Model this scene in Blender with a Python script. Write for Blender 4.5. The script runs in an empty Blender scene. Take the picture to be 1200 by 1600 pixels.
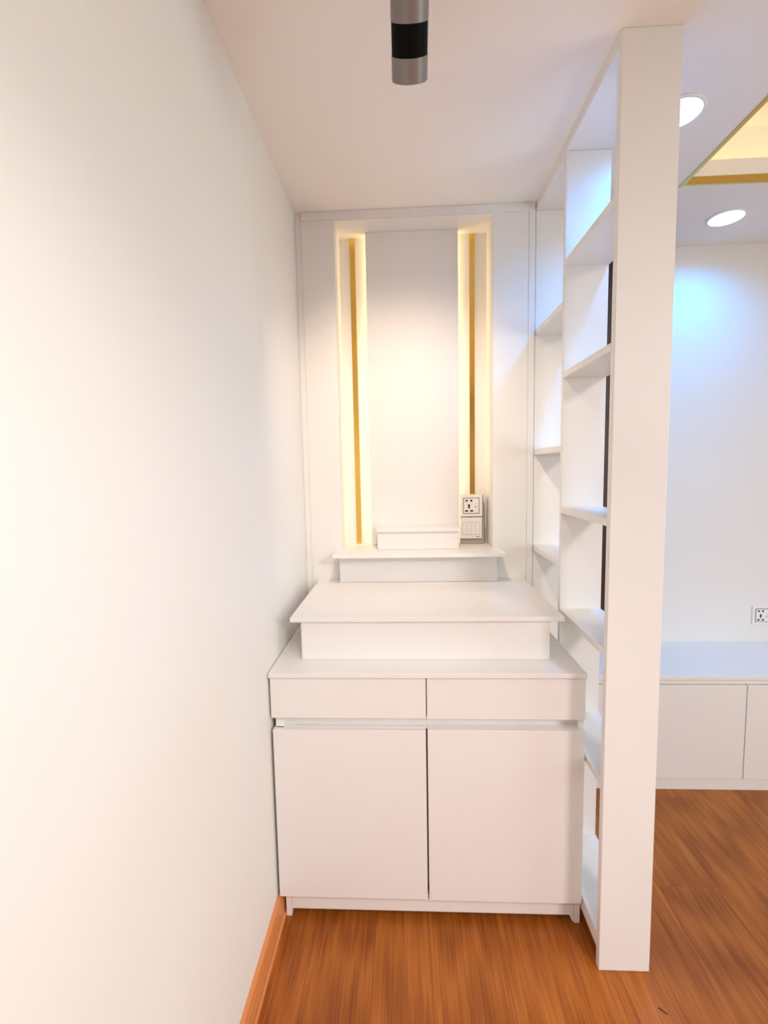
import bpy, bmesh, math, random
from mathutils import Vector, Matrix

random.seed(7)
SC = bpy.context.scene
COL = SC.collection

# ------------------------------------------------------------------ camera
cam_data = bpy.data.cameras.new('camera')
cam_data.sensor_fit = 'VERTICAL'
cam_data.sensor_height = 36.0
cam_data.lens = 727.94 / 1600.0 * 36.0
cam_data.clip_start = 0.02
cam = bpy.data.objects.new('camera', cam_data)
COL.objects.link(cam)
F = Vector((-0.04668662, 0.99465743, -0.09207043))
R = Vector((0.99879361, 0.04507801, -0.01947563))
U = Vector((0.01522123, 0.09286861, 0.99556202))
M = Matrix((R, U, -F)).transposed().to_4x4()
M.translation = Vector((0.4412, 0.0, 1.4783))
cam.matrix_world = M
SC.camera = cam

# ------------------------------------------------------------------ look / world / lights
SC.view_settings.view_transform = 'Standard'
SC.view_settings.look = 'None'
SC.view_settings.gamma = 1.0
SC.view_settings.use_curve_mapping = False
SC.view_settings.exposure = 0.0
SC.cycles.max_bounces = 14
SC.cycles.diffuse_bounces = 8
SC.cycles.glossy_bounces = 5
SC.cycles.sample_clamp_indirect = 6.0

world = bpy.data.worlds.new('world')
SC.world = world
world.use_nodes = True
world.node_tree.nodes['Background'].inputs['Color'].default_value = (1.0, 0.95, 0.9, 1)
world.node_tree.nodes['Background'].inputs['Strength'].default_value = 0.0

WARM = (1.0, 0.80, 0.61)
COOL = (0.0, 0.36, 1.0)
PANELC = (1.0, 0.93, 0.95)
FILLC = (0.85, 0.97, 0.88)
E_FILL = 44.0           # fill for the left wall, from an added unseen window
E_PANEL = 116.0         # square ceiling panel of the next room, behind the viewer
E_SPOT = 43.0          # tube spot above the alcove
WARM2 = (1.0, 0.91, 0.84)
E_FILL_SPOT = 66.0         # fill spot added behind the viewer for doors and left wall
SPOT_CONE, SPOT_BLEND = 84.0, 1.0
E_COOL = 38.0          # two cool downlights in view
LEDC = (1.0, 0.77, 0.40)
COVEC = (1.0, 0.72, 0.30)
E_LED = 10.0            # strips behind the niche panel
E_COVE = 7.0           # strip in the ceiling cove

H = 2.5365             # ceiling
YB = 2.0095            # altar back panel
YW = 2.463             # far wall of the next room
XR, YR = 3.5, -2.6     # right and rear walls

# ------------------------------------------------------------------ materials
def mat(name, rgb, rough=0.5, metal=0.0, spec=0.5, bump=0.0, bscale=60.0, var=0.0, vscale=3.0, aniso=0.0):
    m = bpy.data.materials.new(name)
    m.use_nodes = True
    nt = m.node_tree
    b = nt.nodes['Principled BSDF']
    b.inputs['Base Color'].default_value = (*rgb, 1)
    b.inputs['Roughness'].default_value = rough
    b.inputs['Metallic'].default_value = metal
    b.inputs['Specular IOR Level'].default_value = spec
    tc = nt.nodes.new('ShaderNodeTexCoord')
    if var > 0:
        n = nt.nodes.new('ShaderNodeTexNoise')
        n.inputs['Scale'].default_value = vscale
        n.inputs['Detail'].default_value = 4
        nt.links.new(tc.outputs['Object'], n.inputs['Vector'])
        r = nt.nodes.new('ShaderNodeValToRGB')
        r.color_ramp.elements[0].position = 0.3
        r.color_ramp.elements[1].position = 0.7
        r.color_ramp.elements[0].color = (*[c * (1 - var) for c in rgb], 1)
        r.color_ramp.elements[1].color = (*[min(1, c * (1 + var)) for c in rgb], 1)
        nt.links.new(n.outputs['Fac'], r.inputs['Fac'])
        nt.links.new(r.outputs['Color'], b.inputs['Base Color'])
    if bump > 0:
        n = nt.nodes.new('ShaderNodeTexNoise')
        n.inputs['Scale'].default_value = bscale
        n.inputs['Detail'].default_value = 3
        nt.links.new(tc.outputs['Object'], n.inputs['Vector'])
        bp = nt.nodes.new('ShaderNodeBump')
        bp.inputs['Strength'].default_value = bump
        bp.inputs['Distance'].default_value = 0.002
        nt.links.new(n.outputs['Fac'], bp.inputs['Height'])
        nt.links.new(bp.outputs['Normal'], b.inputs['Normal'])
    return m

def emit(name, rgb, strength):
    m = bpy.data.materials.new(name)
    m.use_nodes = True
    b = m.node_tree.nodes['Principled BSDF']
    b.inputs['Base Color'].default_value = (*rgb, 1)
    b.inputs['Emission Color'].default_value = (*rgb, 1)
    b.inputs['Emission Strength'].default_value = strength
    return m

def wood_floor():
    m = bpy.data.materials.new('orange_laminate')
    m.use_nodes = True
    nt = m.node_tree
    L = nt.links.new
    b = nt.nodes['Principled BSDF']
    tc = nt.nodes.new('ShaderNodeTexCoord')
    # planks run along Y: swap axes for the brick texture
    rot = nt.nodes.new('ShaderNodeMapping')
    rot.inputs['Rotation'].default_value = (0, 0, math.radians(90))
    rot.inputs['Location'].default_value = (0.33, 0.07, 0)
    L(tc.outputs['Object'], rot.inputs['Vector'])
    br = nt.nodes.new('ShaderNodeTexBrick')
    br.inputs['Scale'].default_value = 1.0
    br.inputs['Brick Width'].default_value = 1.22
    br.inputs['Row Height'].default_value = 0.197
    br.inputs['Mortar Size'].default_value = 0.0009
    br.inputs['Mortar Smooth'].default_value = 0.3
    br.offset = 0.37
    br.inputs['Color1'].default_value = (0, 0, 0, 1)
    br.inputs['Color2'].default_value = (1, 1, 1, 1)
    br.inputs['Mortar'].default_value = (0.5, 0.5, 0.5, 1)
    L(rot.outputs['Vector'], br.inputs['Vector'])
    # per plank offset of the grain
    off = nt.nodes.new('ShaderNodeVectorMath'); off.operation = 'SCALE'
    off.inputs['Scale'].default_value = 7.3
    L(br.outputs['Color'], off.inputs[0])
    add = nt.nodes.new('ShaderNodeVectorMath'); add.operation = 'ADD'
    L(tc.outputs['Object'], add.inputs[0]); L(off.outputs['Vector'], add.inputs[1])
    st = nt.nodes.new('ShaderNodeMapping')
    st.inputs['Scale'].default_value = (34, 1.3, 1)
    L(add.outputs['Vector'], st.inputs['Vector'])
    n1 = nt.nodes.new('ShaderNodeTexNoise')
    n1.inputs['Scale'].default_value = 1.6; n1.inputs['Detail'].default_value = 5
    n1.inputs['Roughness'].default_value = 0.6; n1.inputs['Distortion'].default_value = 0.9
    L(st.outputs['Vector'], n1.inputs['Vector'])
    st2 = nt.nodes.new('ShaderNodeMapping')
    st2.inputs['Scale'].default_value = (190, 3.0, 1)
    L(add.outputs['Vector'], st2.inputs['Vector'])
    n2 = nt.nodes.new('ShaderNodeTexNoise')
    n2.inputs['Scale'].default_value = 1.5; n2.inputs['Detail'].default_value = 3
    L(st2.outputs['Vector'], n2.inputs['Vector'])
    # cathedral figure: wave bands bent by noise
    st3 = nt.nodes.new('ShaderNodeMapping')
    st3.inputs['Scale'].default_value = (5.5, 0.55, 1)
    L(add.outputs['Vector'], st3.inputs['Vector'])
    wv = nt.nodes.new('ShaderNodeTexWave')
    wv.wave_type = 'RINGS'
    wv.inputs['Scale'].default_value = 2.6; wv.inputs['Distortion'].default_value = 5.0
    wv.inputs['Detail'].default_value = 3; wv.inputs['Detail Scale'].default_value = 1.1
    L(st3.outputs['Vector'], wv.inputs['Vector'])
    mx = nt.nodes.new('ShaderNodeMix'); mx.data_type = 'FLOAT'
    mx.inputs[0].default_value = 0.42
    L(n1.outputs['Fac'], mx.inputs[2]); L(n2.outputs['Fac'], mx.inputs[3])
    mx2 = nt.nodes.new('ShaderNodeMix'); mx2.data_type = 'FLOAT'
    mx2.inputs[0].default_value = 0.12
    L(mx.outputs[0], mx2.inputs[2]); L(wv.outputs['Fac'], mx2.inputs[3])
    ramp = nt.nodes.new('ShaderNodeValToRGB')
    e = ramp.color_ramp.elements
    e[0].position = 0.32; e[0].color = (0.185, 0.045, 0.005, 1)
    e[1].position = 0.68; e[1].color = (0.44, 0.145, 0.024, 1)
    k = e.new(0.5); k.color = (0.315, 0.090, 0.011, 1)
    L(mx2.outputs[0], ramp.inputs['Fac'])
    # plank tone
    tone = nt.nodes.new('ShaderNodeMix'); tone.data_type = 'RGBA'; tone.blend_type = 'MULTIPLY'
    tone.inputs[0].default_value = 1.0
    tr = nt.nodes.new('ShaderNodeValToRGB')
    tr.color_ramp.elements[0].color = (0.92, 0.90, 0.88, 1)
    tr.color_ramp.elements[1].color = (1.06, 1.06, 1.06, 1)
    L(br.outputs['Color'], tr.inputs['Fac'])
    L(ramp.outputs['Color'], tone.inputs[6]); L(tr.outputs['Color'], tone.inputs[7])
    seam = nt.nodes.new('ShaderNodeMix'); seam.data_type = 'RGBA'
    sf = nt.nodes.new('ShaderNodeMath'); sf.operation = 'MULTIPLY'; sf.inputs[1].default_value = 0.45
    L(br.outputs['Fac'], sf.inputs[0])
    L(sf.outputs[0], seam.inputs[0])
    L(tone.outputs[2], seam.inputs[6]); seam.inputs[7].default_value = (0.10, 0.03, 0.008, 1)
    L(seam.outputs[2], b.inputs['Base Color'])
    b.inputs['Roughness'].default_value = 0.38
    b.inputs['Specular IOR Level'].default_value = 0.35
    bp = nt.nodes.new('ShaderNodeBump')
    bp.inputs['Strength'].default_value = 0.08; bp.inputs['Distance'].default_value = 0.001
    L(n2.outputs['Fac'], bp.inputs['Height']); L(bp.outputs['Normal'], b.inputs['Normal'])
    return m

def grain(name, dark, light, sc=(60, 3, 60), rough=0.4):
    m = bpy.data.materials.new(name)
    m.use_nodes = True
    nt = m.node_tree; L = nt.links.new
    b = nt.nodes['Principled BSDF']
    tc = nt.nodes.new('ShaderNodeTexCoord')
    mp = nt.nodes.new('ShaderNodeMapping'); mp.inputs['Scale'].default_value = sc
    L(tc.outputs['Object'], mp.inputs['Vector'])
    n = nt.nodes.new('ShaderNodeTexNoise'); n.inputs['Scale'].default_value = 1.0; n.inputs['Detail'].default_value = 4
    L(mp.outputs['Vector'], n.inputs['Vector'])
    r = nt.nodes.new('ShaderNodeValToRGB')
    r.color_ramp.elements[0].position = 0.3; r.color_ramp.elements[0].color = (*dark, 1)
    r.color_ramp.elements[1].position = 0.7; r.color_ramp.elements[1].color = (*light, 1)
    L(n.outputs['Fac'], r.inputs['Fac']); L(r.outputs['Color'], b.inputs['Base Color'])
    b.inputs['Roughness'].default_value = rough
    return m

M_WALL = mat('white_wall_paint', (0.79, 0.775, 0.755), 0.75, spec=0.25, bump=0.12, bscale=180, var=0.01, vscale=1.5)
M_REAR = mat('taupe_wall_paint', (0.20, 0.17, 0.15), 0.8, spec=0.2, bump=0.1, bscale=150)
M_CEIL = mat('white_ceiling_paint', (0.84, 0.815, 0.785), 0.85, spec=0.2, bump=0.08, bscale=150)
M_LAM = mat('white_laminate', (0.775, 0.765, 0.755), 0.36, spec=0.4, bump=0.03, bscale=300, var=0.006, vscale=5)
M_PANEL = mat('white_matte_panel', (0.77, 0.76, 0.75), 0.55, spec=0.35, bump=0.04, bscale=260)
M_SHELF = mat('white_shelf_laminate', (0.77, 0.765, 0.76), 0.42, spec=0.4, bump=0.05, bscale=220, var=0.012, vscale=6)
M_FLOOR = wood_floor()
M_BASE = grain('orange_baseboard_wood', (0.55, 0.18, 0.055), (0.74, 0.30, 0.11), (80, 2, 80), 0.35)
M_BROWN = grain('dark_brown_wood', (0.022, 0.008, 0.005), (0.06, 0.02, 0.012), (70, 70, 2.5), 0.4)
M_GOLD = mat('polished_gold', (0.86, 0.55, 0.12), 0.16, metal=1.0, var=0.05, vscale=9)
M_GOLDT = mat('satin_gold', (0.62, 0.40, 0.10), 0.32, metal=1.0)
M_SILVER = mat('grey_metal_paint', (0.24, 0.225, 0.22), 0.42, metal=0.3)
M_BLACK = mat('black_paint', (0.003, 0.003, 0.003), 0.55, spec=0.08)
M_PLASTIC = mat('white_plastic', (0.82, 0.81, 0.80), 0.3)
M_GREYP = mat('grey_plastic', (0.40, 0.37, 0.34), 0.45)
M_GAP_SHADE = mat('gap_shade_grey', (0.55, 0.53, 0.50), 0.45)  # grey that paints shade into the gaps between the switch rockers
M_GROOVE = mat('grey_groove', (0.22, 0.22, 0.23), 0.5)
M_DARK = mat('dark_slot', (0.012, 0.012, 0.014), 0.5)
M_SPLINT = mat('dark_splinter_wood', (0.03, 0.012, 0.006), 0.6)
M_LENS_W = emit('spot_lens', (1.0, 0.88, 0.72), 6.0)
M_LENS_C = emit('downlight_lens', (0.50, 0.86, 1.0), 3.2)
M_LENS_P = emit('panel_diffuser', (1.0, 0.96, 0.9), 3.0)
M_LED = emit('warm_led', LEDC, E_LED)
M_COVE = emit('warm_cove_led', COVEC, E_COVE)

# ------------------------------------------------------------------ mesh helpers
def bm_box(bm, x0, x1, y0, y1, z0, z1, bev=0.0012):
    t = bmesh.new()
    vs = [t.verts.new((x, y, z)) for x in (x0, x1) for y in (y0, y1) for z in (z0, z1)]
    for f in ((0, 1, 3, 2), (4, 6, 7, 5), (0, 4, 5, 1), (2, 3, 7, 6), (0, 2, 6, 4), (1, 5, 7, 3)):
        t.faces.new([vs[i] for i in f])
    if bev > 0:
        b = min(bev, 0.3 * min(x1 - x0, y1 - y0, z1 - z0))
        bmesh.ops.bevel(t, geom=t.edges[:], offset=b, segments=2, affect='EDGES', profile=0.5)
    bmesh.ops.recalc_face_normals(t, faces=t.faces[:])
    me = bpy.data.meshes.new('tmp'); t.to_mesh(me); t.free()
    bm.from_mesh(me); bpy.data.meshes.remove(me)

def bm_prism(bm, pts, z0, z1, axis='z', bev=0.0):
    """extrude a polygon; axis z: pts are (x, y); axis y: pts are (x, z) between y z0..z1; axis x: (y, z)"""
    t = bmesh.new()
    def P(a, b, c):
        return {'z': (a, b, c), 'y': (a, c, b), 'x': (c, a, b)}[axis]
    lo = [t.verts.new(P(a, b, z0)) for a, b in pts]
    hi = [t.verts.new(P(a, b, z1)) for a, b in pts]
    t.faces.new(lo); t.faces.new(hi)
    n = len(pts)
    for i in range(n):
        t.faces.new((lo[i], lo[(i + 1) % n], hi[(i + 1) % n], hi[i]))
    bmesh.ops.recalc_face_normals(t, faces=t.faces[:])
    if bev > 0:
        bmesh.ops.bevel(t, geom=t.edges[:], offset=bev, segments=2, affect='EDGES', profile=0.5)
    me = bpy.data.meshes.new('tmp'); t.to_mesh(me); t.free()
    bm.from_mesh(me); bpy.data.meshes.remove(me)

def bm_lathe(bm, prof, cx, cy, seg=64, close=False):
    rings = []
    for r, z in prof:
        if r < 1e-6:
            rings.append([bm.verts.new((cx, cy, z))])
        else:
            rings.append([bm.verts.new((cx + r * math.cos(2 * math.pi * k / seg), cy + r * math.sin(2 * math.pi * k / seg), z)) for k in range(seg)])
    pairs = list(zip(rings[:-1], rings[1:]))
    if close: pairs.append((rings[-1], rings[0]))
    for a, b in pairs:
        for k in range(seg):
            k2 = (k + 1) % seg
            if len(a) == 1 and len(b) == 1: continue
            if len(a) == 1: bm.faces.new((a[0], b[k], b[k2]))
            elif len(b) == 1: bm.faces.new((a[k], b[0], a[k2]))
            else: bm.faces.new((a[k], b[k], b[k2], a[k2]))
    bmesh.ops.recalc_face_normals(bm, faces=bm.faces[:])

def link(name, bm, m, parent=None, smooth=False):
    me = bpy.data.meshes.new(name)
    bm.to_mesh(me); bm.free()
    if smooth:
        for p in me.polygons: p.use_smooth = True
        try: me.set_sharp_from_angle(angle=math.radians(35))
        except Exception: pass
    me.materials.append(m)
    o = bpy.data.objects.new(name, me)
    COL.objects.link(o)
    if parent:
        o.parent = parent
        o.matrix_parent_inverse = Matrix.Translation(-world_loc(parent))
    return o

def world_loc(o):
    v = Vector(o.location)
    return v if o.parent is None else Vector((0, 0, 0)) + v * 0 + o['_w'] if '_w' in o else v

def part(name, boxes, m, parent=None, bev=0.0012):
    bm = bmesh.new()
    for b in boxes: bm_box(bm, *b, bev=bev)
    return link(name, bm, m, parent)

def thing(name, label, cat, loc, group=None):
    o = bpy.data.objects.new(name, None)
    o.empty_display_size = 0.05
    o.location = loc
    COL.objects.link(o)
    o['label'] = label; o['category'] = cat
    if group: o['group'] = group
    return o

def tag(o, label, cat, group=None):
    o['label'] = label; o['category'] = cat
    if group: o['group'] = group
    return o

def struct(o, label=None, cat=None):
    o['kind'] = 'structure'
    if label: o['label'] = label
    if cat: o['category'] = cat
    return o

def lamp(name, kind, loc, energy, color, parent=None, **kw):
    d = bpy.data.lights.new(name, kind)
    d.energy = energy; d.color = color
    for k, v in kw.items(): setattr(d, k, v)
    o = bpy.data.objects.new(name, d)
    o.location = loc
    COL.objects.link(o)
    if parent:
        o.parent = parent
        o.matrix_parent_inverse = Matrix.Translation(-Vector(parent.location))
    return o

# ------------------------------------------------------------------ room shell
struct(part('floor', [(-0.1, XR + 0.1, YR - 0.1, YW + 0.1, -0.06, 0.0)], M_FLOOR, bev=0),
       'orange wood-grain laminate floor of long planks', 'floor')
struct(part('wall_left', [(-0.1, 0.0, YR - 0.1, YW + 0.1, 0.0, H + 0.4)], M_WALL, bev=0),
       'plain white painted wall on the left, running into depth', 'wall')
struct(part('wall_far', [(0.0, XR, YW, YW + 0.1, 0.0, H + 0.4)], M_WALL, bev=0),
       'white far wall of the next room above the low bench', 'wall')
WY0, WY1, WZ0, WZ1 = -1.1, 1.0, 0.85, 2.15     # added window in the right wall, out of frame, for fill light
struct(part('wall_right', [(XR, XR + 0.1, YR - 0.1, WY0, 0.0, H + 0.4), (XR, XR + 0.1, WY1, YW + 0.1, 0.0, H + 0.4),
                           (XR, XR + 0.1, WY0, WY1, 0.0, WZ0), (XR, XR + 0.1, WY0, WY1, WZ1, H + 0.4)], M_REAR, bev=0),
       'taupe wall with an added window on the right side of the next room', 'wall')
struct(part('fill_window', [(XR + 0.03, XR + 0.08, WY0 + 0.001, WY0 + 0.05, WZ0 + 0.001, WZ1 - 0.001), (XR + 0.03, XR + 0.08, WY1 - 0.05, WY1 - 0.001, WZ0 + 0.001, WZ1 - 0.001),
                         (XR + 0.03, XR + 0.08, WY0 + 0.05, WY1 - 0.05, WZ0 + 0.001, WZ0 + 0.05), (XR + 0.03, XR + 0.08, WY0 + 0.05, WY1 - 0.05, WZ1 - 0.05, WZ1 - 0.001)], M_PLASTIC),
       'white frame of an unseen window added for fill light in the right wall', 'window')
lamp('window_fill', 'AREA', (XR + 0.02, (WY0 + WY1) / 2, (WZ0 + WZ1) / 2), E_FILL, FILLC, None, shape='RECTANGLE', size=WZ1 - WZ0 - 0.1, size_y=WY1 - WY0 - 0.1).rotation_euler = (0, math.radians(90), 0)  # added area lamp that lifts the left wall
struct(part('wall_rear', [(0.0, XR, YR - 0.1, YR, 0.0, H + 0.4)], M_REAR, bev=0),
       'taupe wall behind the viewer', 'wall')
# partition carrying the altar panel, with the niche hollow
NX0, NX1, NZ1 = 0.162, 0.813, 2.499
struct(part('wall_back', [(0.0, NX0 - 0.012, 2.029, YW, 0.0, H), (NX1 + 0.012, 1.137, 2.032, YW, 0.0, H),
                          (NX0 - 0.012, NX1 + 0.012, 2.029, YW, NZ1 + 0.012, H), (NX0 - 0.012, NX1 + 0.012, 2.029, YW, 0.0, 1.09),
                          (NX0 - 0.012, NX1 + 0.012, 2.18, YW, 1.09, NZ1 + 0.012)], M_WALL, bev=0),
       'white partition wall behind the lit niche panel', 'wall')
# ceiling with the cove opening
CX0, CX1, CY0, CY1 = 1.523, 3.05, -0.6, 1.938
ZU = 2.812
LIP = 2.622
struct(part('ceiling', [(-0.1, CX0, YR - 0.1, YW + 0.1, H, H + 0.05), (CX1, XR + 0.1, YR - 0.1, YW + 0.1, H, H + 0.05),
                        (CX0, CX1, YR - 0.1, CY0, H, H + 0.05), (CX0, CX1, CY1, YW + 0.1, H, H + 0.05),
                        # upstand round the opening
                        (CX0 - 0.02, CX0, CY0 - 0.02, CY1 + 0.02, H + 0.05, LIP), (CX1, CX1 + 0.02, CY0 - 0.02, CY1 + 0.02, H + 0.05, LIP),
                        (CX0, CX1, CY0 - 0.02, CY0, H + 0.05, LIP), (CX0, CX1, CY1, CY1 + 0.02, H + 0.05, LIP),
                        # cavity sides and upper ceiling
                        (CX0 - 0.16, CX0 - 0.14, CY0 - 0.16, CY1 + 0.14, H + 0.05, ZU), (CX1 + 0.14, CX1 + 0.16, CY0 - 0.16, CY1 + 0.14, H + 0.05, ZU),
                        (CX0 - 0.16, CX1 + 0.16, CY0 - 0.16, CY0 - 0.14, H + 0.05, ZU), (CX0 - 0.16, CX1 + 0.16, CY1 + 0.122, CY1 + 0.142, H + 0.05, ZU),
                        (CX0 - 0.2, CX1 + 0.2, CY0 - 0.2, CY1 + 0.2, ZU, ZU + 0.05)], M_CEIL, bev=0),
       'white painted ceiling with a recessed cove tray on the right', 'ceiling')
# gold edging of the cove: flange below + upright face
g = 0.0015
gb = []
FW, GH = 0.014, 0.027
bmg = bmesh.new()
for b in [(CX0 - FW, CX0 + g, CY0 - FW, CY1 + FW, H - 0.002, H - 0.0001), (CX1 - g, CX1 + FW, CY0 - FW, CY1 + FW, H - 0.002, H - 0.0001),
          (CX0 + g, CX1 - g, CY0 - FW, CY0 + g, H - 0.002, H - 0.0001), (CX0 + g, CX1 - g, CY1 - g, CY1 + 0.006, H - 0.002, H - 0.0001),
          (CX0 + 0.0001, CX0 + g, CY0, CY1, H - 0.0001, H + GH), (CX1 - g, CX1 - 0.0001, CY0, CY1, H - 0.0001, H + GH),
          (CX0 + g, CX1 - g, CY0 + 0.0001, CY0 + g, H - 0.0001, H + GH), (CX0 + g, CX1 - g, CY1 - g, CY1 - 0.0001, H - 0.0001, H + GH)]:
    bm_box(bmg, *b, bev=0)
struct(link('trim_1', bmg, M_GOLDT), 'thin gold edging round the ceiling cove opening', 'trim')
# hidden strip light lying in the cove channel
cl = part('cove_light_strip', [(CX0 - 0.028, CX0 - 0.0205, CY0 - 0.02, CY1 + 0.02, H + 0.055, LIP - 0.012),
                               (CX1 + 0.0205, CX1 + 0.028, CY0 - 0.02, CY1 + 0.02, H + 0.055, LIP - 0.012),
                               (CX0 - 0.02, CX1 + 0.02, CY1 + 0.0205, CY1 + 0.028, H + 0.055, LIP - 0.012),
                               (CX0 - 0.02, CX1 + 0.02, CY0 - 0.028, CY0 - 0.0205, H + 0.055, LIP - 0.012)], M_COVE, bev=0)
tag(cl, 'warm light strip glowing inside the gold-edged ceiling cove', 'light strip')

# baseboard along the left wall (profile in x,z extruded along y)
bm = bmesh.new()
bm_prism(bm, [(0.0003, 0.0), (0.022, 0.0), (0.022, 0.006), (0.017, 0.012), (0.015, 0.06), (0.0125, 0.066), (0.0125, 0.070),
              (0.010, 0.079), (0.006, 0.084), (0.0003, 0.0845)], YR, 2.0, axis='y')
struct(link('baseboard_left', bm, M_BASE), 'orange wooden baseboard along the left wall', 'baseboard')

# ------------------------------------------------------------------ niche panel on the back wall
ZP0, ZP1 = 0.852, 2.503
np_ = thing('niche_wall_panel', 'white wall panel with a tall backlit niche and two gold strips above the stepped cabinet', 'wall panel', (0.49, 2.02, 0.852))
YF0, YF1 = YB, 2.0285
link_boxes = [(0.026, NX0, YF0, YF1, ZP0, ZP1), (NX1, 0.957, YF0, YF1, ZP0, ZP1),
              (NX0, NX1, YF0, YF1, NZ1, ZP1), (NX0, NX1, YF0, YF1, ZP0, 1.115)]
part('face_panel', link_boxes, M_PANEL, np_, bev=0.0004)
part('edge_strip', [(0.0006, 0.0256, YB + 0.002, YF1, ZP0, H - 0.0003)], M_PANEL, np_, bev=0.001)
part('edge_strip', [(0.9574, 0.9835, YB - 0.002, YF1, ZP0, H - 0.0003)], M_PANEL, np_, bev=0.001)
part('edge_strip', [(0.0258, 0.9572, YB - 0.003, YF1, ZP1 + 0.0003, H - 0.0003)], M_PANEL, np_, bev=0.002)
NYB = 2.165
part('niche_lining', [(NX0 - 0.011, NX0, YF1, NYB + 0.012, 1.095, NZ1 + 0.011), (NX1, NX1 + 0.011, YF1, NYB + 0.012, 1.095, NZ1 + 0.011),
                      (NX0, NX1, YF1, NYB + 0.012, NZ1, NZ1 + 0.011), (NX0, NX1, YF1, NYB + 0.012, 1.095, 1.115),
                      (NX0, NX1, NYB, NYB + 0.012, 1.115, NZ1)], M_PANEL, np_, bev=0)
PX0, PX1, PY0, PY1 = 0.283, 0.683, 2.1165, 2.1345
part('centre_panel', [(PX0, PX1, PY0, PY1, 1.1315, NZ1 - 0.0005)], M_PANEL, np_, bev=0.0008)
part('panel_spacer', [(PX0 + 0.04, PX1 - 0.04, PY1, NYB, 1.1315, NZ1 - 0.001)], M_PANEL, np_, bev=0)
o = part('gold_strip', [(0.2085, 0.2325, NYB - 0.0025, NYB - 0.0001, 1.1315, NZ1 - 0.0005)], M_GOLD, np_, bev=0.0003); o['label'] = 'polished gold strip'
o = part('gold_strip', [(0.7375, 0.7605, NYB - 0.0025, NYB - 0.0001, 1.1315, NZ1 - 0.0005)], M_GOLD, np_, bev=0.0003); o['label'] = 'polished gold strip'
for x0, x1 in ((PX0 + 0.034, PX0 + 0.0395), (PX1 - 0.0395, PX1 - 0.034)):
    o = part('light_strip', [(x0, x1, PY1 + 0.009, PY1 + 0.021, 1.135, NZ1 - 0.004)], M_LED, np_, bev=0)
    o['label'] = 'warm white light strip'

# ------------------------------------------------------------------ base cabinet
cb = thing('altar_cabinet', 'low white two-door cabinet with two drawers under the stepped shelves', 'cabinet', (0.49, 1.7, 0.0))
CY = 1.388
part('countertop', [(0.0035, 0.982, 1.380, 2.0085, 0.8355, 0.850)], M_LAM, cb)
part('side_panel', [(0.0150, 0.042, 1.4065, 2.008, 0.0905, 0.835), (0.024, 0.042, 1.4065, 2.008, 0.0005, 0.0903)], M_LAM, cb)
part('side_panel', [(0.9655, 0.9835, 1.4065, 2.008, 0.0005, 0.835)], M_LAM, cb)
part('carcass', [(0.0425, 0.965, 1.996, 2.008, 0.09, 0.835), (0.0425, 0.965, 1.45, 1.995, 0.092, 0.108), (0.488, 0.504, 1.45, 1.995, 0.109, 0.66),
                 (0.0425, 0.965, 1.45, 1.995, 0.715, 0.727)], M_LAM, cb, bev=0.0004)
ch = bmesh.new()
# finger-pull channel: C profile in (y, z)
bm_prism(ch, [(1.4065, 0.659), (1.4065, 0.6635), (1.428, 0.6635), (1.428, 0.6985), (1.4065, 0.6985), (1.4065, 0.703), (1.432, 0.703), (1.432, 0.659)], 0.013, 0.973, axis='x')
link('handle_channel', ch, M_LAM, cb)
part('drawer', [(0.0065, 0.4945, CY, CY + 0.0175, 0.7015, 0.8325)], M_LAM, cb)
part('drawer', [(0.4975, 0.981, CY, CY + 0.0175, 0.700, 0.8325)], M_LAM, cb)
part('door', [(0.0095, 0.4935, CY, CY + 0.0175, 0.0885, 0.662)], M_LAM, cb)
part('door', [(0.4985, 0.981, CY, CY + 0.0175, 0.0865, 0.664)], M_LAM, cb)
part('plinth', [(0.0428, 0.965, 1.4085, 1.4235, 0.026, 0.0905)], M_LAM, cb)
bm = bmesh.new()
bm_prism(bm, [(0.9645, 0.0255), (0.9645, 0.004), (0.9610, 0.004), (0.9510, 0.0255)], 1.409, 1.423, axis='y')
link('corner_bracket', bm, M_LAM, cb)

# ------------------------------------------------------------------ stepped display shelves
def riser(name, label, top, boxes, mslab=M_LAM, poly=None):
    t = thing(name, label, 'display step', (0.49, 1.9, boxes[0][4]), None)
    if poly:
        bm = bmesh.new(); bm_prism(bm, poly, top[4], top[5], axis='z', bev=0.0010)
        link('top_board', bm, mslab, t)
    else:
        part('top_board', [top], mslab, t)
    part('riser_box', boxes, M_LAM, t)
    return t
riser('display_step', 'widest white display step resting on the cabinet countertop', (0.055, 0.9435, 1.474, 2.0085, 0.982, 0.9965),
      [(0.089, 0.901, 1.486, 1.502, 0.8505, 0.9815), (0.089, 0.105, 1.5025, 2.008, 0.8505, 0.9815), (0.885, 0.901, 1.5025, 2.008, 0.8505, 0.9815)])
Z3 = 1.1305
riser('display_step', 'middle white display step at the foot of the niche with overhanging top', (0.139, 0.8425, 1.87, 2.163, 1.1165, Z3),
      [(0.1555, 0.8215, 1.952, 1.968, 0.997, 1.116), (0.1555, 0.1715, 1.9685, 2.0085, 0.997, 1.116), (0.8055, 0.8215, 1.9685, 2.0085, 0.997, 1.116)],
      poly=[(0.139, 1.87), (0.8425, 1.87), (0.8425, 2.0085), (NX1 - 0.0008, 2.0085), (NX1 - 0.0008, 2.163), (NX0 + 0.0008, 2.163), (NX0 + 0.0008, 2.0085), (0.139, 2.0085)])
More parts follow.
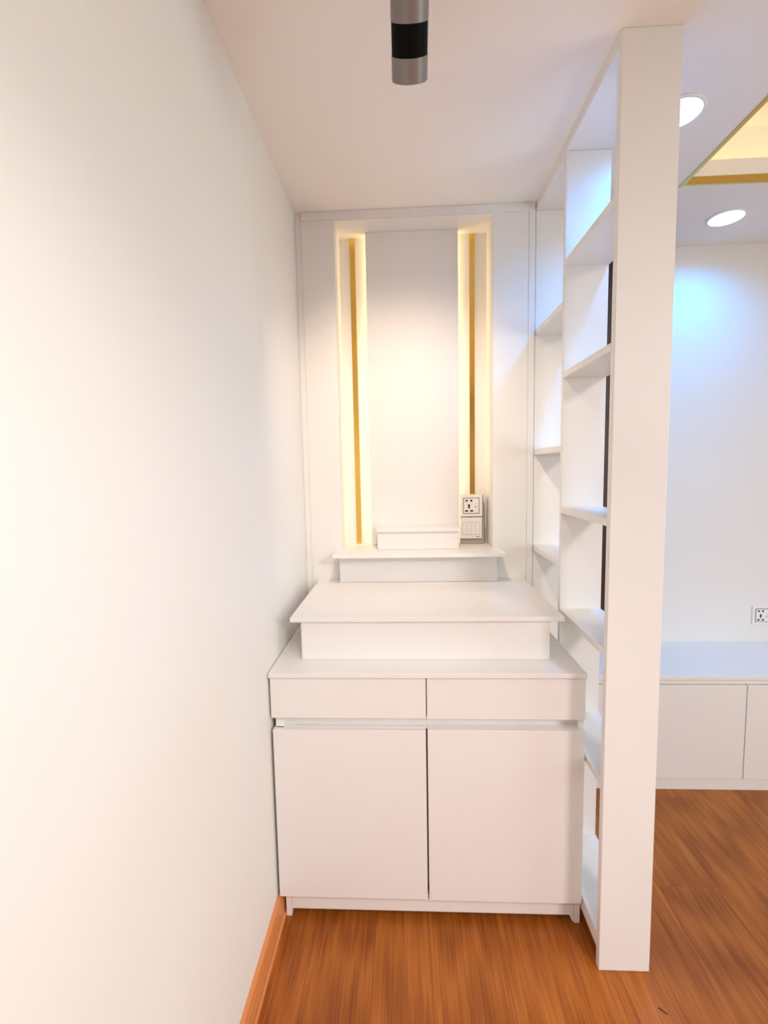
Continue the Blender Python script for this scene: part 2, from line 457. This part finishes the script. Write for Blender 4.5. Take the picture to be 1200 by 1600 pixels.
riser('display_step', 'smallest topmost white display step inside the lit niche', (0.3145, 0.669, 1.982, 2.1155, 1.2065, 1.222),
      [(0.317, 0.667, 1.990, 2.004, Z3 + 0.0005, 1.206), (0.317, 0.331, 2.0045, 2.115, Z3 + 0.0005, 1.206), (0.653, 0.667, 2.0045, 2.115, Z3 + 0.0005, 1.206)])

# ------------------------------------------------------------------ open shelving divider
sx0, sx1 = 0.9862, 1.131
sh = thing('shelving_divider', 'tall white open shelving divider standing between alcove and next room', 'shelving', (1.06, 1.65, 0.0))
part('end_panel', [(sx0, sx1, 1.2636, 1.2866, 0.0005, H - 0.0005)], M_SHELF, sh, bev=0.002)
part('upright', [(sx0, sx1, 1.657, 1.674, 0.0005, H - 0.0315)], M_SHELF, sh)
part('upright', [(sx0, sx1, 2.012, 2.030, 0.0005, H - 0.0315)], M_SHELF, sh)
part('top_board', [(sx0, sx1, 1.287, 2.030, H - 0.031, H - 0.0005)], M_SHELF, sh)
for z in (2.163, 1.797, 1.332, 0.967, 0.582):
    part('shelf', [(sx0, sx1, 1.287, 1.6565, z - 0.021, z)], M_SHELF, sh)
part('bottom_shelf', [(sx0, sx1, 1.287, 1.6565, 0.055, 0.104)], M_SHELF, sh)
for z in (2.036, 1.5485, 1.140):
    part('shelf', [(sx0, sx1, 1.6745, 2.0115, z - 0.023, z)], M_SHELF, sh)
part('bottom_shelf', [(sx0, sx1, 1.6745, 2.0115, 0.055, 0.104)], M_SHELF, sh)

# ------------------------------------------------------------------ low bench cabinet in the next room
BX0, BX1 = 1.14, 3.49
bn = thing('bench_cabinet', 'long low white bench cabinet along the far wall of the next room', 'cabinet', (2.3, 2.25, 0.0))
part('top_board', [(BX0, BX1, 2.0453, YW - 0.0005, 0.519, 0.538)], M_LAM, bn)
part('rail', [(BX0, BX1, 2.058, 2.074, 0.4965, 0.5185)], M_LAM, bn, bev=0.0006)
part('carcass', [(BX0, BX0 + 0.018, 2.075, YW - 0.001, 0.056, 0.5185), (BX1 - 0.018, BX1, 2.075, YW - 0.001, 0.056, 0.5185),
                 (BX0 + 0.0185, BX1 - 0.0185, 2.075, YW - 0.001, 0.0565, 0.072)], M_LAM, bn, bev=0.0004)
ex = [BX0, 1.345, 1.9365, 2.528, 3.12, BX1]
for a, b in zip(ex[:-1], ex[1:]):
    part('door', [(a + 0.0018, b - 0.0018, 2.0455, 2.063, 0.0575, 0.494)], M_LAM, bn)
part('plinth', [(BX0, BX1, 2.052, 2.068, 0.0005, 0.0555)], M_LAM, bn)

# dark wooden panel seen through the shelf gap
bw = thing('wood_wall_cladding', 'dark brown wooden cladding on the far wall, seen through the shelf gap', 'wall cladding', (1.5, YW - 0.02, 0.539))
part('board', [(1.37, 1.63, YW - 0.022, YW - 0.0005, 0.539, H - 0.02)], M_BROWN, bw)
part('edge_moulding', [(1.355, 1.3695, YW - 0.030, YW - 0.0005, 0.539, H - 0.02)], M_BROWN, bw)
part('edge_moulding', [(1.6305, 1.645, YW - 0.030, YW - 0.0005, 0.539, H - 0.02)], M_BROWN, bw)

# ------------------------------------------------------------------ sockets and switch
def socket_faces(t, x0, z0, s, yf):
    """five-hole socket plate, lower-left corner x0,z0, side s, front at yf (facing -Y)"""
    p = part('cover_plate', [(x0, x0 + s, yf, yf + 0.008, z0, z0 + s)], M_PLASTIC, t, bev=0.002)
    m_ = s * 0.13
    f = part('insert_frame', [(x0 + m_, x0 + s - m_, yf - 0.0012, yf - 0.0001, z0 + m_, z0 + s - m_)], M_GROOVE, t, bev=0.0003)
    f['label'] = 'thin grey outline round the socket insert'
    k = m_ + s * 0.035
    part('socket_insert', [(x0 + k, x0 + s - k, yf - 0.0026, yf - 0.0012, z0 + k, z0 + s - k)], M_PLASTIC, t, bev=0.0005)
    ys0, ys1 = yf - 0.0032, yf - 0.0026
    def slot(cx, cz, w, h, ang=0.0, rnd=False):
        bm = bmesh.new()
        if rnd:
            pts = [(w / 2 * math.cos(a * math.pi / 8), h / 2 * math.sin(a * math.pi / 8)) for a in range(16)]
        else:
            pts = [(-w / 2, -h / 2), (w / 2, -h / 2), (w / 2, h / 2), (-w / 2, h / 2)]
        c, sn = math.cos(ang), math.sin(ang)
        pts = [(x0 + cx * s + px * c - pz * sn, z0 + cz * s + px * sn + pz * c) for px, pz in pts]
        bm_prism(bm, pts, ys0, ys1, axis='y')
        o = link('pin_slot', bm, M_DARK, t); o['label'] = 'black pin slot'
    slot(0.29, 0.735, 0.0105, 0.0095, rnd=True); slot(0.50, 0.735, 0.0105, 0.0095, rnd=True)
    slot(0.395, 0.475, 0.007, 0.0195, rnd=False); slot(0.395, 0.50, 0.0095, 0.010, rnd=True)
    slot(0.285, 0.265, 0.0125, 0.0072, 0.0); slot(0.515, 0.265, 0.0125, 0.0072, 0.0)
    bm = bmesh.new(); bm_box(bm, x0 + 0.66 * s, x0 + 0.76 * s, ys0, ys1, z0 + 0.43 * s, z0 + 0.465 * s, bev=0)
    o = link('switch_mark', bm, M_GROOVE, t); o['label'] = 'small grey mark on the rocker'
    bm = bmesh.new(); bm_box(bm, x0 + 0.70 * s, x0 + 0.77 * s, ys0, ys1, z0 + 0.565 * s, z0 + 0.585 * s, bev=0)
    o = link('switch_mark', bm, M_GROOVE, t); o['label'] = 'small grey mark on the rocker'
    part('rocker', [(x0 + 0.60 * s, x0 + 0.79 * s, ys0 + 0.0002, ys1, z0 + 0.30 * s, z0 + 0.70 * s)], M_PLASTIC, t, bev=0.0004)

bx = (0.6885, 0.7935)
YFP = 2.106
sk = thing('wall_socket', 'white five-hole socket above the light switch, low in the right side of the niche', 'socket', (0.735, 2.13, 1.2555), 'sockets')
del sk['group']
part('back_box', [(bx[0] + 0.001, bx[1] - 0.003, YFP + 0.0085, NYB - 0.003, 1.2555, 1.352)], M_GREYP, sk)
socket_faces(sk, 0.6865, 1.2565, 0.0985, YFP)
sw = thing('light_switch', 'white light switch on a grey box, standing on the middle step below the socket', 'switch', (0.735, 2.13, Z3))
part('back_box', [(bx[0], bx[1], YFP + 0.0085, NYB - 0.003, Z3 + 0.0005, 1.2515)], M_GREYP, sw)
part('cover_plate', [(0.6855, 0.7835, YFP - 0.001, YFP + 0.008, 1.157, 1.2525)], M_PLASTIC, sw, bev=0.002)
o = part('rocker_gap_shade', [(0.6955, 0.7735, YFP - 0.0014, YFP - 0.0011, 1.1740, 1.2325)], M_GAP_SHADE, sw, bev=0); o['label'] = 'grey sheet painting shade into the gaps between the rockers'
for i in range(4):
    x = 0.697 + i * 0.0192
    part('rocker', [(x, x + 0.0178, YFP - 0.0036, YFP - 0.0015, 1.1755, 1.231)], M_PLASTIC, sw, bev=0.0008)
o = part('maker_mark', [(0.7585, 0.7715, YFP - 0.0016, YFP - 0.0011, 1.1635, 1.1672)], M_GROOVE, sw, bev=0); o['label'] = 'small grey printed mark'

s2 = thing('wall_socket', 'white five-hole socket on the far wall above the bench at right edge', 'socket', (2.29, YW, 0.63))
socket_faces(s2, 2.2405, 0.6305, 0.0985, YW - 0.0085)

# debris on the floor
bm = bmesh.new()
bm_prism(bm, [(1.1075, 1.171), (1.1095, 1.1735), (1.1175, 1.1665), (1.126, 1.1565), (1.1235, 1.1565), (1.115, 1.1645)], 0.0002, 0.0016, axis='z')
tag(link('wood_splinter', bm, M_SPLINT), 'small dark splinter lying on the laminate floor right of the end panel', 'splinter')

# ------------------------------------------------------------------ lamps
def tube_spot(lens_c, pitch, label, energy, color, yaw=0.0, cone=None):
    """tube spotlight: lens centre, aimed along +Y and down by pitch degrees, on a knuckle and ceiling base"""
    e = math.radians(pitch)
    zax = Vector((0, -math.cos(e), math.sin(e)))          # from the lens back along the tube
    zax = Matrix.Rotation(math.radians(yaw), 3, 'Z') @ zax
    xax = Matrix.Rotation(math.radians(yaw), 3, 'Z') @ Vector((1, 0, 0)); yax = zax.cross(xax)
    MT = Matrix((xax, yax, zax)).transposed().to_4x4(); MT.translation = Vector(lens_c)
    r = 0.0385; ln = 0.200
    end = Vector(lens_c) + zax * ln
    t = thing('spotlight', label, 'spotlight', (end.x, end.y - 0.02, H))
    def seg(name, prof, m, lab=None):
        bm = bmesh.new(); bm_lathe(bm, prof, 0, 0); bm.transform(MT)
        o = link(name, bm, m, t, True)
        if lab: o['label'] = lab
    seg('lower_sleeve', [(0.0, 0.014), (r - 0.0075, 0.012), (r - 0.004, 0.0), (r - 0.001, 0.0), (r, 0.001), (r, 0.0412), (0.0, 0.0412)], M_SILVER)
    seg('black_band', [(0, 0.0416), (r - 0.0008, 0.0416), (r - 0.0008, 0.0914), (0, 0.0914)], M_BLACK, 'glossy black middle band')
    seg('upper_sleeve', [(0, 0.0918), (r, 0.0918), (r, ln - 0.003), (r - 0.003, ln), (0, ln)], M_SILVER)
    seg('lens', [(0, 0.0115), (r - 0.009, 0.0110), (r - 0.009, 0.0085), (0, 0.0065)], M_LENS_W, 'glowing warm lens')
    part('arm', [(end.x - 0.008, end.x + 0.008, end.y - 0.02 - 0.008, end.y - 0.02 + 0.008, end.z - 0.012, H - 0.0125)], M_SILVER, t)
    bm = bmesh.new()
    bm_lathe(bm, [(0, H - 0.0005), (0.042, H - 0.0005), (0.042, H - 0.010), (0.040, H - 0.012), (0, H - 0.012)], end.x, end.y - 0.02)
    link('ceiling_base', bm, M_SILVER, t, True)
    o = lamp('spot_lamp', 'SPOT', Vector(lens_c) - zax * 0.004, energy, color, None, spot_size=math.radians(cone or SPOT_CONE), spot_blend=SPOT_BLEND, shadow_soft_size=0.025)
    o.matrix_world = Matrix.Translation(Vector(lens_c) - zax * 0.004) @ MT.to_3x3().to_4x4()
    return t

def downlight(x, y, label, energy, color, lens, group=None, r=0.066):
    t = thing('downlight', label, 'downlight', (x, y, H), group)
    bm = bmesh.new()
    bm_lathe(bm, [(r, H - 0.0005), (r + 0.010, H - 0.0005), (r + 0.010, H - 0.002), (r + 0.006, H - 0.0055), (r, H - 0.0055)], x, y, close=True)
    link('rim', bm, M_PLASTIC, t, True)
    bm = bmesh.new()
    bm_lathe(bm, [(0, H - 0.0005), (r - 0.0005, H - 0.0005), (r - 0.0005, H - 0.004), (0, H - 0.005)], x, y)
    o = link('lens', bm, lens, t, True); o['label'] = 'glowing lens'
    lamp('downlight_lamp', 'SPOT', (x, y, H - 0.012), energy, color, t, spot_size=math.radians(162), spot_blend=1.0, shadow_soft_size=0.05)
    return t

tube_spot((0.464, 1.103, 2.3225), 41, 'grey tilted cylinder spotlight with a black band hanging from the alcove ceiling', E_SPOT, WARM)
downlight(1.282, 1.558, 'cool round ceiling downlight beside the shelving, partly behind its end panel', E_COOL, COOL, M_LENS_C)
downlight(1.850, 2.197, 'cool round ceiling downlight near the far wall behind the gold-edged cove', E_COOL, COOL, M_LENS_C)
tube_spot((0.80, -0.35, 2.3225), 54, 'unseen grey cylinder spotlight added behind the viewer as fill', E_FILL_SPOT, WARM2, yaw=33.0, cone=82.0)
PLX, PLY = 2.3, -1.7
pl = thing('ceiling_panel_light', 'square flush ceiling panel light behind the viewer', 'ceiling light', (PLX, PLY, H))
part('frame', [(PLX - 0.31, PLX - 0.29, PLY - 0.31, PLY + 0.31, H - 0.02, H - 0.0005), (PLX + 0.29, PLX + 0.31, PLY - 0.31, PLY + 0.31, H - 0.02, H - 0.0005),
               (PLX - 0.29, PLX + 0.29, PLY - 0.31, PLY - 0.29, H - 0.02, H - 0.0005), (PLX - 0.29, PLX + 0.29, PLY + 0.29, PLY + 0.31, H - 0.02, H - 0.0005)], M_PLASTIC, pl)
part('diffuser', [(PLX - 0.289, PLX + 0.289, PLY - 0.289, PLY + 0.289, H - 0.014, H - 0.001)], M_LENS_P, pl, bev=0)
lamp('panel_lamp', 'AREA', (PLX, PLY, H - 0.021), E_PANEL, PANELC, pl, shape='SQUARE', size=0.56)
